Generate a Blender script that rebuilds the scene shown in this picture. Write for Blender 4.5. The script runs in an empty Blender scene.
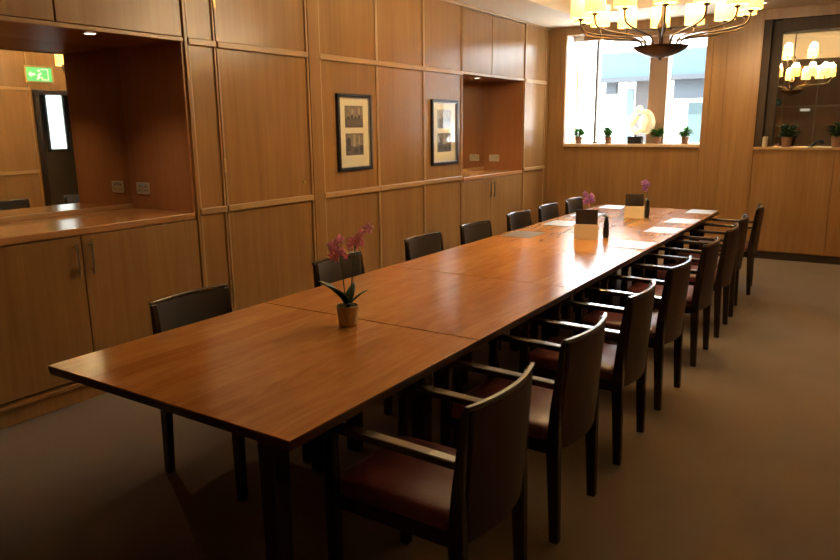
import bpy, bmesh, math, random
from mathutils import Vector, Matrix
PI = math.pi
random.seed(7)
S = bpy.context.scene
COL = S.collection

# ------------------------------------------------------------------ camera
cam_d = bpy.data.cameras.new('camera'); cam = bpy.data.objects.new('camera', cam_d); COL.objects.link(cam)
YAW, PITCH, ROLL, FPX = -0.5786, -0.2157, -0.0104, 697.5
fw = Vector((math.sin(YAW)*math.cos(PITCH), math.cos(YAW)*math.cos(PITCH), math.sin(PITCH)))
rt0 = Vector((math.cos(YAW), -math.sin(YAW), 0)); up0 = rt0.cross(fw)
rt = math.cos(ROLL)*rt0 + math.sin(ROLL)*up0
up = math.cos(ROLL)*up0 - math.sin(ROLL)*rt0
m = Matrix((rt, up, -fw)).transposed().to_4x4(); m.translation = Vector((2.538, -1.3219, 1.6))
cam.matrix_world = m
cam_d.sensor_width = 36; cam_d.lens = FPX*36/840; cam_d.clip_start = .05
S.camera = cam

# ------------------------------------------------------------------ light and exposure
S.view_settings.view_transform = 'Standard'; S.view_settings.look = 'None'
S.view_settings.exposure = 0.0; S.view_settings.gamma = 1.0; S.view_settings.use_curve_mapping = False
SKY_STRENGTH = 17.0
SUN_STRENGTH = 45.0
LAMP_W = 12.5          # each chandelier bulb
WASH_W = 50.0         # added fill downlights that brighten the window wall
DOWN_W = 8.0          # alcove downlights
world = bpy.data.worlds.new('sky'); S.world = world; world.use_nodes = True
wn = world.node_tree.nodes; bgn = wn['Background']
bgn.inputs[0].default_value = (0.80, 0.92, 1.0, 1); bgn.inputs[1].default_value = SKY_STRENGTH
sun_d = bpy.data.lights.new('sun', 'SUN'); sun_d.energy = SUN_STRENGTH; sun_d.angle = math.radians(.6); sun_d.color = (1, .96, .9)
sun = bpy.data.objects.new('sun', sun_d); COL.objects.link(sun)
sun.rotation_euler = Vector((-.3, 1, -2.0)).to_track_quat('-Z', 'Y').to_euler()
po_d = bpy.data.lights.new('window_daylight_portal', 'AREA'); po_d.shape = 'RECTANGLE'; po_d.size = 1.9; po_d.size_y = 1.5
po = bpy.data.objects.new('window_daylight_portal', po_d); COL.objects.link(po)
po.location = (-.23, 8.42, 2.06); po.rotation_euler = Vector((0, -1, 0)).to_track_quat('-Z', 'Z').to_euler()
po_d.cycles.is_portal = True
S.cycles.use_denoising = True
S.cycles.max_bounces = 10; S.cycles.diffuse_bounces = 6; S.cycles.glossy_bounces = 5; S.cycles.transmission_bounces = 6
S.cycles.sample_clamp_indirect = 60.0; S.cycles.caustics_reflective = False; S.cycles.caustics_refractive = False

# ------------------------------------------------------------------ materials
def mat(name):
    m = bpy.data.materials.new(name); m.use_nodes = True
    return m, m.node_tree.nodes, m.node_tree.links, m.node_tree.nodes['Principled BSDF']
def plain(name, col, rough=.5, metal=0, spec=.5, bump=0, bscale=80, emit=None, es=0, coat=0, sheen=0, vary=0):
    m, n, l, b = mat(name)
    b.inputs['Base Color'].default_value = (*col, 1); b.inputs['Roughness'].default_value = rough
    b.inputs['Metallic'].default_value = metal; b.inputs['Specular IOR Level'].default_value = spec
    b.inputs['Coat Weight'].default_value = coat; b.inputs['Sheen Weight'].default_value = sheen
    if emit: b.inputs['Emission Color'].default_value = (*emit, 1); b.inputs['Emission Strength'].default_value = es
    if bump or vary:
        tc = n.new('ShaderNodeTexCoord'); nz = n.new('ShaderNodeTexNoise'); nz.inputs['Scale'].default_value = bscale
        nz.inputs['Detail'].default_value = 4; l.new(tc.outputs['Object'], nz.inputs['Vector'])
        if bump:
            bp = n.new('ShaderNodeBump'); bp.inputs['Strength'].default_value = bump; bp.inputs['Distance'].default_value = .004
            l.new(nz.outputs['Fac'], bp.inputs['Height']); l.new(bp.outputs['Normal'], b.inputs['Normal'])
        if vary:
            mx = n.new('ShaderNodeMix'); mx.data_type = 'RGBA'
            mx.inputs['A'].default_value = (*[c*(1-vary) for c in col], 1); mx.inputs['B'].default_value = (*[min(1, c*(1+vary)) for c in col], 1)
            l.new(nz.outputs['Fac'], mx.inputs['Factor']); l.new(mx.outputs['Result'], b.inputs['Base Color'])
    return m
def wood(name, dark, light, axis='z', freq=26, rough=.33, spec=.5, contrast=(.3, .72), coat=0, bump=.05):
    m, n, l, b = mat(name)
    tc = n.new('ShaderNodeTexCoord'); mp = n.new('ShaderNodeMapping'); l.new(tc.outputs['Object'], mp.inputs['Vector'])
    sc = {'x': (1.1, freq, freq), 'y': (freq, 1.1, freq), 'z': (freq, freq, 1.1)}[axis]
    mp.inputs['Scale'].default_value = sc
    n1 = n.new('ShaderNodeTexNoise'); n1.inputs['Scale'].default_value = 1; n1.inputs['Detail'].default_value = 7
    n1.inputs['Distortion'].default_value = .6; l.new(mp.outputs[0], n1.inputs['Vector'])
    mp2 = n.new('ShaderNodeMapping'); l.new(tc.outputs['Object'], mp2.inputs['Vector']); mp2.inputs['Scale'].default_value = tuple(s*.16 if s > 2 else .5 for s in sc)
    n2 = n.new('ShaderNodeTexNoise'); n2.inputs['Scale'].default_value = 1; n2.inputs['Detail'].default_value = 2; l.new(mp2.outputs[0], n2.inputs['Vector'])
    ad = n.new('ShaderNodeMath'); ad.operation = 'MULTIPLY_ADD'; ad.inputs[1].default_value = .55
    l.new(n1.outputs['Fac'], ad.inputs[0])
    m2 = n.new('ShaderNodeMath'); m2.operation = 'MULTIPLY'; m2.inputs[1].default_value = .45; l.new(n2.outputs['Fac'], m2.inputs[0]); l.new(m2.outputs[0], ad.inputs[2])
    r = n.new('ShaderNodeValToRGB'); r.color_ramp.elements[0].position = contrast[0]; r.color_ramp.elements[1].position = contrast[1]
    r.color_ramp.elements[0].color = (*dark, 1); r.color_ramp.elements[1].color = (*light, 1)
    l.new(ad.outputs[0], r.inputs[0]); l.new(r.outputs[0], b.inputs['Base Color'])
    b.inputs['Roughness'].default_value = rough; b.inputs['Specular IOR Level'].default_value = spec; b.inputs['Coat Weight'].default_value = coat
    bp = n.new('ShaderNodeBump'); bp.inputs['Strength'].default_value = bump; bp.inputs['Distance'].default_value = .002
    l.new(n1.outputs['Fac'], bp.inputs['Height']); l.new(bp.outputs['Normal'], b.inputs['Normal'])
    return m
W_D, W_L = (.240, .120, .040), (.345, .187, .070)
WALLW = wood('beech_veneer', W_D, W_L, 'z', rough=.25, spec=.42, bump=.03)
WALLB = wood('beech_veneer_matt', W_D, W_L, 'z', rough=.5, bump=.03)
TRIMW = wood('beech_moulding', (.34, .19, .075), (.46, .275, .12), 'z', 40, .3)  # mouldings and rails: tone lightened for the light they catch
TRIMH = wood('beech_rail', (.34, .19, .075), (.46, .275, .12), 'y', 40, .3)
SILLW = wood('glare_sill_wood', (.52, .34, .20), (.66, .46, .28), 'x', 40, .3)  # wood colour raised to stand for daylight glare on the sill
TRIMX = wood('beech_rail_across', (.34, .19, .075), (.46, .275, .12), 'x', 40, .3)
WTOP = wood('worktop_veneer', (.33, .14, .045), (.47, .22, .08), 'y', 30, .16)
REDW = wood('cherry_lining', (.33, .13, .045), (.43, .185, .065), 'z', 24, .38)
DARKW = wood('stained_chair_wood', (.014, .008, .005), (.028, .016, .010), 'z', 60, .22, .6)
POLW = wood('polished_chair_wood', (.030, .020, .012), (.055, .036, .022), 'x', 60, .2, .9, coat=.8)
NICHEW = wood('dark_niche_wood', (.045, .026, .012), (.075, .042, .02), 'z', 30, .55, .3)
PLINTH = plain('plinth_dark', (.035, .018, .01), .5)
CREAM = plain('cream_plaster', (.80, .72, .58), .75, bump=.05, bscale=60)
CARPET = None
def carpet():
    m, n, l, b = mat('brown_carpet')
    tc = n.new('ShaderNodeTexCoord')
    a = n.new('ShaderNodeTexNoise'); a.inputs['Scale'].default_value = 260; a.inputs['Detail'].default_value = 3; l.new(tc.outputs['Object'], a.inputs['Vector'])
    c = n.new('ShaderNodeTexNoise'); c.inputs['Scale'].default_value = 1.6; c.inputs['Detail'].default_value = 5; l.new(tc.outputs['Object'], c.inputs['Vector'])
    ad = n.new('ShaderNodeMath'); ad.operation = 'MULTIPLY_ADD'; ad.inputs[1].default_value = .6; l.new(a.outputs['Fac'], ad.inputs[0])
    mm = n.new('ShaderNodeMath'); mm.operation = 'MULTIPLY'; mm.inputs[1].default_value = .4; l.new(c.outputs['Fac'], mm.inputs[0]); l.new(mm.outputs[0], ad.inputs[2])
    r = n.new('ShaderNodeValToRGB'); r.color_ramp.elements[0].position = .35; r.color_ramp.elements[1].position = .65
    r.color_ramp.elements[0].color = (.115, .078, .046, 1); r.color_ramp.elements[1].color = (.185, .128, .080, 1)
    l.new(ad.outputs[0], r.inputs[0]); l.new(r.outputs[0], b.inputs['Base Color'])
    b.inputs['Roughness'].default_value = .95; b.inputs['Specular IOR Level'].default_value = .1; b.inputs['Sheen Weight'].default_value = .25
    bp = n.new('ShaderNodeBump'); bp.inputs['Strength'].default_value = .5; bp.inputs['Distance'].default_value = .004
    l.new(a.outputs['Fac'], bp.inputs['Height']); l.new(bp.outputs['Normal'], b.inputs['Normal'])
    return m
CARPET = carpet()
def table_wood():
    m, n, l, b = mat('figured_table_wood')
    tc = n.new('ShaderNodeTexCoord'); sep = n.new('ShaderNodeSeparateXYZ'); l.new(tc.outputs['Object'], sep.inputs[0])
    def M(op, a, bb=None, c=None):
        x = n.new('ShaderNodeMath'); x.operation = op
        for i, v in enumerate((a, bb, c)):
            if v is None: continue
            if isinstance(v, (int, float)): x.inputs[i].default_value = v
            else: l.new(v, x.inputs[i])
        return x.outputs[0]
    pl = M('FLOOR', M('MULTIPLY', sep.outputs['X'], 8.13))
    sec = M('FLOOR', M('MULTIPLY', sep.outputs['Y'], .9))
    cb = n.new('ShaderNodeCombineXYZ'); l.new(pl, cb.inputs[0]); l.new(sec, cb.inputs[1])
    wn_ = n.new('ShaderNodeTexWhiteNoise'); wn_.noise_dimensions = '2D'; l.new(cb.outputs[0], wn_.inputs['Vector'])
    off = M('MULTIPLY', wn_.outputs['Value'], 9.0)
    cv = n.new('ShaderNodeCombineXYZ'); l.new(M('MULTIPLY', sep.outputs['X'], 13), cv.inputs[0]); l.new(M('MULTIPLY', sep.outputs['Y'], 2.1), cv.inputs[1]); l.new(off, cv.inputs[2])
    n1 = n.new('ShaderNodeTexNoise'); n1.inputs['Scale'].default_value = .8; n1.inputs['Detail'].default_value = 5; n1.inputs['Distortion'].default_value = 2.6; l.new(cv.outputs[0], n1.inputs['Vector'])
    cf = n.new('ShaderNodeCombineXYZ'); l.new(M('MULTIPLY', sep.outputs['X'], 110), cf.inputs[0]); l.new(M('MULTIPLY', sep.outputs['Y'], 4), cf.inputs[1]); l.new(off, cf.inputs[2])
    n2 = n.new('ShaderNodeTexNoise'); n2.inputs['Scale'].default_value = 1; n2.inputs['Detail'].default_value = 4; l.new(cf.outputs[0], n2.inputs['Vector'])
    v = M('ADD', M('MULTIPLY', n1.outputs['Fac'], .62), M('ADD', M('MULTIPLY', n2.outputs['Fac'], .2), M('MULTIPLY', wn_.outputs['Value'], .18)))
    r = n.new('ShaderNodeValToRGB'); e = r.color_ramp.elements
    e[0].position = .10; e[0].color = (.26, .092, .022, 1); e[1].position = .82; e[1].color = (.60, .285, .078, 1)
    k = e.new(.45); k.color = (.43, .172, .042, 1)
    l.new(v, r.inputs[0]); l.new(r.outputs[0], b.inputs['Base Color'])
    b.inputs['Roughness'].default_value = .19; b.inputs['Specular IOR Level'].default_value = .45
    n3 = n.new('ShaderNodeTexNoise'); n3.inputs['Scale'].default_value = 5; l.new(tc.outputs['Object'], n3.inputs['Vector'])
    bp = n.new('ShaderNodeBump'); bp.inputs['Strength'].default_value = .03; bp.inputs['Distance'].default_value = .02
    l.new(n3.outputs['Fac'], bp.inputs['Height']); l.new(bp.outputs['Normal'], b.inputs['Normal'])
    return m
TABLEW = table_wood()
TEDGE = wood('table_edge', (.05, .02, .008), (.10, .04, .015), 'y', 30, .35)
LEATHER = plain('burgundy_leather', (.115, .024, .021), .34, bump=.25, bscale=150, spec=.5)
BACKL = plain('dark_leather_back', (.036, .011, .009), .5, bump=.2, bscale=150)
INNERL = plain('black_leather_back', (.032, .021, .015), .65, bump=.2, bscale=150)
STEEL = plain('brushed_steel', (.55, .5, .44), .3, 1)
BRASS = plain('aged_brass', (.50, .34, .13), .35, 1)
BRONZE = plain('dark_bronze', (.10, .065, .04), .3, 1)
BLACK = plain('black_plastic', (.012, .011, .010), .4)
MIRROR = plain('mirror_silver', (.84, .82, .72), .015, 1)
GLASS = None
def glass():
    m, n, l, b = mat('clear_glass')
    b.inputs['Base Color'].default_value = (1, 1, 1, 1); b.inputs['Roughness'].default_value = 0
    b.inputs['Transmission Weight'].default_value = 1; b.inputs['IOR'].default_value = 1.45
    return m
def pane_glass():                      # thin sheet: mostly clear with a surface reflection
    m, n, l, b = mat('window_glass'); n.remove(b)
    t = n.new('ShaderNodeBsdfTransparent'); g = n.new('ShaderNodeBsdfGlossy'); g.inputs['Roughness'].default_value = .01
    fr = n.new('ShaderNodeFresnel'); fr.inputs['IOR'].default_value = 1.45; mx = n.new('ShaderNodeMixShader')
    ge = n.new('ShaderNodeNewGeometry'); ml = n.new('ShaderNodeMath'); ml.operation = 'MULTIPLY_ADD'; ml.inputs[1].default_value = -1; ml.inputs[2].default_value = 1
    l.new(ge.outputs['Backfacing'], ml.inputs[0]); m2 = n.new('ShaderNodeMath'); m2.operation = 'MULTIPLY'; l.new(ml.outputs[0], m2.inputs[0]); l.new(fr.outputs[0], m2.inputs[1])
    l.new(m2.outputs[0], mx.inputs[0]); l.new(t.outputs[0], mx.inputs[1]); l.new(g.outputs[0], mx.inputs[2])
    l.new(mx.outputs[0], n['Material Output'].inputs['Surface'])
    return m
PANE = pane_glass()
SHADE = None
def shade():
    m, n, l, b = mat('cream_lampshade'); 
    b.inputs['Base Color'].default_value = (.9, .78, .42, 1); b.inputs['Roughness'].default_value = .8
    b.inputs['Emission Color'].default_value = (1.0, .80, .26, 1); b.inputs['Emission Strength'].default_value = 1.15
    t = n.new('ShaderNodeBsdfTranslucent'); t.inputs['Color'].default_value = (.95, .75, .35, 1)
    mx = n.new('ShaderNodeMixShader'); mx.inputs[0].default_value = .4
    l.new(b.outputs[0], mx.inputs[1]); l.new(t.outputs[0], mx.inputs[2]); l.new(mx.outputs[0], n['Material Output'].inputs['Surface'])
    return m
SHADE = shade()
BULB = plain('lit_bulb', (1, 1, 1), emit=(1, .83, .55), es=12)
LENS = plain('lit_downlight_lens', (1, 1, 1), emit=(1, .87, .7), es=10)
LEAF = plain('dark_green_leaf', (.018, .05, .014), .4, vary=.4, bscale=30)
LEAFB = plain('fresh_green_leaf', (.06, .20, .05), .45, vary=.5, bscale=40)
STEM = plain('plant_stem', (.05, .07, .025), .6)
PINK = plain('pink_petal', (.97, .58, .70), .6, vary=.15, bscale=60)
PINKP = plain('mauve_petal', (.62, .30, .62), .6, vary=.3, bscale=60)
def add_translucency(m, col, f=.5):
    n, l = m.node_tree.nodes, m.node_tree.links; t = n.new('ShaderNodeBsdfTranslucent'); t.inputs['Color'].default_value = (*col, 1)
    mx = n.new('ShaderNodeMixShader'); mx.inputs[0].default_value = f; out = n['Material Output']
    l.new(n['Principled BSDF'].outputs[0], mx.inputs[1]); l.new(t.outputs[0], mx.inputs[2]); l.new(mx.outputs[0], out.inputs['Surface'])
add_translucency(PINK, (.97, .58, .70), .5); add_translucency(PINKP, (.75, .42, .72), .5); add_translucency(LEAFB, (.12, .32, .06), .4)
POTM = plain('taupe_ceramic', (.48, .40, .25), .25, vary=.15, bscale=20)
POTB = plain('brown_clay', (.22, .11, .06), .6)
SOIL = plain('moss_topping', (.06, .09, .03), .9, bump=.6, bscale=120)
def alabaster():
    m, n, l, b = mat('cream_alabaster'); b.inputs['Base Color'].default_value = (.85, .80, .64, 1); b.inputs['Roughness'].default_value = .45
    t = n.new('ShaderNodeBsdfTranslucent'); t.inputs['Color'].default_value = (.9, .85, .68, 1); mx = n.new('ShaderNodeMixShader'); mx.inputs[0].default_value = .5
    l.new(b.outputs[0], mx.inputs[1]); l.new(t.outputs[0], mx.inputs[2]); l.new(mx.outputs[0], n['Material Output'].inputs['Surface']); return m
STONE = alabaster()
PAPER = plain('white_paper', (.38, .44, .53), .4)
GREYMAT = plain('grey_blotter', (.20, .17, .13), .4)
CREAMB = plain('cream_card', (.76, .70, .54), .55)
ALU = plain('window_frame_grey', (.10, .075, .055), .5)

# ------------------------------------------------------------------ helpers
class MB:
    def __init__(s): s.bm = bmesh.new(); s.mi = 0
    def _f(s, vs):
        try: f = s.bm.faces.new(vs); f.material_index = s.mi; return f
        except ValueError: return None
    def box(s, lo, hi, fn=None):
        (x0, y0, z0), (x1, y1, z1) = lo, hi
        c = [(x0,y0,z0),(x1,y0,z0),(x1,y1,z0),(x0,y1,z0),(x0,y0,z1),(x1,y0,z1),(x1,y1,z1),(x0,y1,z1)]
        v = [s.bm.verts.new(fn(*p) if fn else p) for p in c]
        for q in ((0,3,2,1),(4,5,6,7),(0,1,5,4),(1,2,6,5),(2,3,7,6),(3,0,4,7)): s._f([v[i] for i in q])
        return s
    def loft(s, rings, cap=True, closed=False):
        R = [[s.bm.verts.new(p) for p in r] for r in rings]
        n = len(R[0]); m_ = len(R)
        for i in range(m_ if closed else m_-1):
            a, b = R[i], R[(i+1) % m_]
            for j in range(n): s._f([a[j], a[(j+1) % n], b[(j+1) % n], b[j]])
        if cap and not closed: s._f(list(reversed(R[0]))); s._f(R[-1])
        return s
    def tube(s, pts, r, n=8, cap=True):
        pts = [Vector(p) for p in pts]; rr = r if isinstance(r, (list, tuple)) else [r]*len(pts)
        rings = []; ref = None
        for i, p in enumerate(pts):
            d = (pts[min(i+1, len(pts)-1)] - pts[max(i-1, 0)]).normalized()
            if ref is None: ref = Vector((0,0,1)) if abs(d.z) < .9 else Vector((1,0,0))
            a = d.cross(ref)
            if a.length < 1e-5: a = d.cross(Vector((0,1,0)))
            a.normalize(); b = a.cross(d).normalized(); ref = b
            rings.append([p + rr[i]*(math.cos(t)*a + math.sin(t)*b) for t in (2*PI*k/n for k in range(n))])
        return s.loft(rings, cap)
    def lathe(s, prof, n=24, c=(0,0,0), cap=True):
        c = Vector(c)
        return s.loft([[c + Vector((r*math.cos(2*PI*k/n), r*math.sin(2*PI*k/n), z)) for k in range(n)] for r, z in prof], cap)
    def poly(s, pts): s._f([s.bm.verts.new(p) for p in pts]); return s
    def sphere(s, c, r, sc=(1,1,1), u=14, v=9, rot=None):
        ret = bmesh.ops.create_uvsphere(s.bm, u_segments=u, v_segments=v, radius=r)
        M_ = Matrix.Translation(c) @ (rot.to_matrix().to_4x4() if rot else Matrix()) @ Matrix.Diagonal((*sc, 1))
        bmesh.ops.transform(s.bm, matrix=M_, verts=ret['verts'])
        for vv in ret['verts']:
            for f in vv.link_faces: f.material_index = s.mi
        return s
    def build(s, name, mats, parent=None, smooth=False, bevel=0, origin=None, seg=2):
        bmesh.ops.recalc_face_normals(s.bm, faces=s.bm.faces[:])
        if origin is not None: bmesh.ops.translate(s.bm, verts=s.bm.verts[:], vec=-Vector(origin))
        me = bpy.data.meshes.new(name); s.bm.to_mesh(me); s.bm.free()
        for mm in (mats if isinstance(mats, (list, tuple)) else [mats]): me.materials.append(mm)
        if smooth:
            for p in me.polygons: p.use_smooth = True
        o = bpy.data.objects.new(name, me); COL.objects.link(o)
        if origin is not None: o.location = origin
        if parent: o.parent = parent
        if bevel:
            b = o.modifiers.new('bevel', 'BEVEL'); b.width = bevel; b.segments = seg; b.limit_method = 'ANGLE'; b.angle_limit = .6
        if smooth and bevel is not None:
            try: me.set_sharp_from_angle(angle=.7)
            except Exception: pass
        return o
def tag(o, label=None, cat=None, group=None, kind=None):
    if label: o['label'] = label
    if cat: o['category'] = cat
    if group: o['group'] = group
    if kind: o['kind'] = kind
    return o
def thing(name, loc, label, cat, group=None, rz=0):
    o = bpy.data.objects.new(name, None); COL.objects.link(o); o.location = loc; o.rotation_euler = (0, 0, rz); o.empty_display_size = .1
    return tag(o, label, cat, group)
def struct(mb, name, m_, **k): return tag(mb.build(name, m_, **k), kind='structure')
def copy_tree(o, parent=None, shared=True):
    c = o.copy(); COL.objects.link(c)
    if parent: c.parent = parent
    for ch in list(o.children): copy_tree(ch, c)
    return c

# ------------------------------------------------------------------ room dimensions
XL, XR, YB, YF = -1.353, 3.3, -3.6, 7.887
ZC, ZT = 2.87, 3.35
Z_D, Z_R = 1.045, 2.165          # dado rail, top rail
A1, A2 = (.14, 1.84), (5.51, 7.095)     # alcoves along the left wall
AD = {0: .68, 1: .55}

struct(MB().box((XL-1.0, YB-.3, -.12), (XR+2.2, YF+.7, 0)), 'floor', CARPET)
# ceiling: flat border with a raised coffer
CX0, CX1, CY0, CY1 = -.74, 3.03, .9, 7.0
cb = MB()
cb.box((XL-.9, YB-.3, ZC), (CX0, YF+.5, ZC+.06)); cb.box((CX1, YB-.3, ZC), (XR+.2, YF+.5, ZC+.06))
cb.box((CX0, YB-.3, ZC), (CX1, CY0, ZC+.06)); cb.box((CX0, CY1, ZC), (CX1, YF+.5, ZC+.06))
cb.box((CX0-.06, CY0-.06, ZC+.06), (CX0, CY1+.06, ZT)); cb.box((CX1, CY0-.06, ZC+.06), (CX1+.06, CY1+.06, ZT))
cb.box((CX0, CY0-.06, ZC+.06), (CX1, CY0, ZT)); cb.box((CX0, CY1, ZC+.06), (CX1, CY1+.06, ZT))
cb.box((XL-.9, YB-.3, ZT), (XR+2.2, YF+.5, ZT+.08))
ceiling = struct(cb, 'ceiling', CREAM)
cv = MB()
for a, b_ in (((CX0, CY0, ZC-.0), (CX0+.05, CY1, ZC+.045)), ((CX1-.05, CY0, ZC), (CX1, CY1, ZC+.045)), ((CX0, CY0, ZC), (CX1, CY0+.05, ZC+.045)), ((CX0, CY1-.05, ZC), (CX1, CY1, ZC+.045))): cv.box(a, b_)
for a, b_ in (((CX0, CY0, ZT-.07), (CX0+.07, CY1, ZT)), ((CX1-.07, CY0, ZT-.07), (CX1, CY1, ZT)), ((CX0, CY0, ZT-.07), (CX1, CY0+.07, ZT)), ((CX0, CY1-.07, ZT-.07), (CX1, CY1, ZT))): cv.box(a, b_)
struct(cv, 'trim_1', CREAM)

# ---- panelling: fn maps (s along wall, d out of wall, z up) to the room
def panelwork(parent, fn, mods, rails, top, railm, z0=.13, skip=None, veneer=None):
    """mods: list of (s0, s1); each gets veneer panels between the rails, edged by slim beads"""
    zs = [z0] + rails + [top]
    for s0, s1 in mods:
        for k in range(len(zs)-1):
            if skip and skip(s0, s1, k): continue
            a = zs[k] + (.022 if k else 0); b = zs[k+1] - (.022 if k < len(zs)-2 else 0)
            o = MB().box((s0+.004, -.018, a), (s1-.004, .0, b), fn).build('wall_panel', veneer or WALLW, parent)
            bd = MB()
            bd.box((s0+.001, 0, a), (s0+.016, .012, b), fn); bd.box((s1-.016, 0, a), (s1-.001, .012, b), fn)
            bd.build('panel_bead', TRIMW, parent, bevel=.003)
            if k < len(zs)-2:
                MB().box((s0, -.005, zs[k+1]-.022), (s1, .024, zs[k+1]+.022), fn).build('rail', railm, parent, bevel=.006)
fL = lambda s, d, z: (XL+d, s, z)
fR = lambda s, d, z: (XR-d, s, z)
fB = lambda s, d, z: (s, YB+d, z)
fF = lambda s, d, z: (s, YF-d, z)

# ---- left wall
wl = MB()
def lw(y0, y1, z0, z1, d0=.018, d1=.85): wl.box((XL-d1, y0, z0), (XL-d0, y1, z1))
lw(YB-.3, A1[0], 0, ZC); lw(A1[1], A2[0], 0, ZC); lw(A2[1], YF, 0, ZC, .018)
for i, (a, b_) in enumerate((A1, A2)):
    wl.box((XL-.85, a, 0), (XL-AD[i]-.012, b_, ZC))
    lw(a, b_, Z_R+.4, ZC, .30)
wall_left = struct(wl, 'wall_left', WALLW)
left_mods = [(-3.58, -2.8), (-2.8, -2.02), (-2.02, -1.24), (-1.24, -.46), (-.46, .11), (1.865, 2.10), (3.165, 3.948), (3.948, 4.729), (4.729, 5.495), (7.115, 7.775)]
panelwork(wall_left, fL, left_mods, [Z_D, Z_R], ZC-.02, TRIMH, z0=.14)
for s0, s1, dd in ((.11, .14, .014), (1.84, 1.865, .014), (3.035, 3.165, .02), (5.495, 5.51, .014), (7.095, 7.115, .014), (7.775, 7.887, .004)):
    MB().box((s0, -.018, .14), (s1, dd, ZC-.02), fL).build('stile', WALLW, wall_left, bevel=.004)
MB().box((YB, -.018, ZC-.022), (YF, .02, ZC), fL).build('cornice_strip', TRIMH, wall_left, bevel=.004)
# alcove linings
for i, (a, b_) in enumerate((A1, A2)):
    d = AD[i]
    MB().box((XL-d, a-.0, Z_D-.01), (XL-.001, a+.018, Z_R+.02)).build('alcove_lining', REDW, wall_left)
    MB().box((XL-d, b_-.018, Z_D-.01), (XL-.001, b_, Z_R+.02)).build('alcove_lining', REDW, wall_left)
    MB().box((XL-d, a, Z_R), (XL-.001, b_, Z_R+.02)).build('alcove_soffit', REDW, wall_left)
# baseboard left
bb = MB(); bb.box((XL-.02, YB, 0), (XL+.004, YF, .10)); bb.box((XL-.018, YB, .10), (XL+.026, YF, .125))
struct(bb, 'baseboard_left', WALLW, bevel=.004)

# concealed door in the left wall (leaf with panels, hinges and a small keyhole)
door = MB().box((2.101, -.03, .14), (3.0345, -.002, ZC-.024), fL).build('door_1', WALLW); tag(door, kind='structure')
for a, b_ in ((.14, Z_D-.022), (Z_D+.022, Z_R-.022), (Z_R+.022, ZC-.024)):
    bd = MB(); bd.box((2.104, -.004, a), (2.122, .014, b_), fL); bd.box((3.014, -.004, a), (3.033, .014, b_), fL)
    bd.build('door_bead', TRIMW, door, bevel=.003)
for z in (Z_D, Z_R): MB().box((2.112, -.004, z-.022), (3.026, .024, z+.022), fL).build('door_rail', TRIMH, door, bevel=.006)
for z in (.45, 1.35, 2.45):
    h = MB(); h.tube([fL(2.102, .014, z-.05), fL(2.102, .014, z+.05)], .007, 10); h.box((2.104, .012, z-.05), (2.120, .017, z+.05), fL)
    tag(h.build('hinge', BRASS, door, smooth=True), 'brass hinge')
k = MB(); k.tube([fL(2.935, -.004, 1.176), fL(2.935, .008, 1.176)], .014, 14); k.build('keyhole', BRASS, door)

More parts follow.
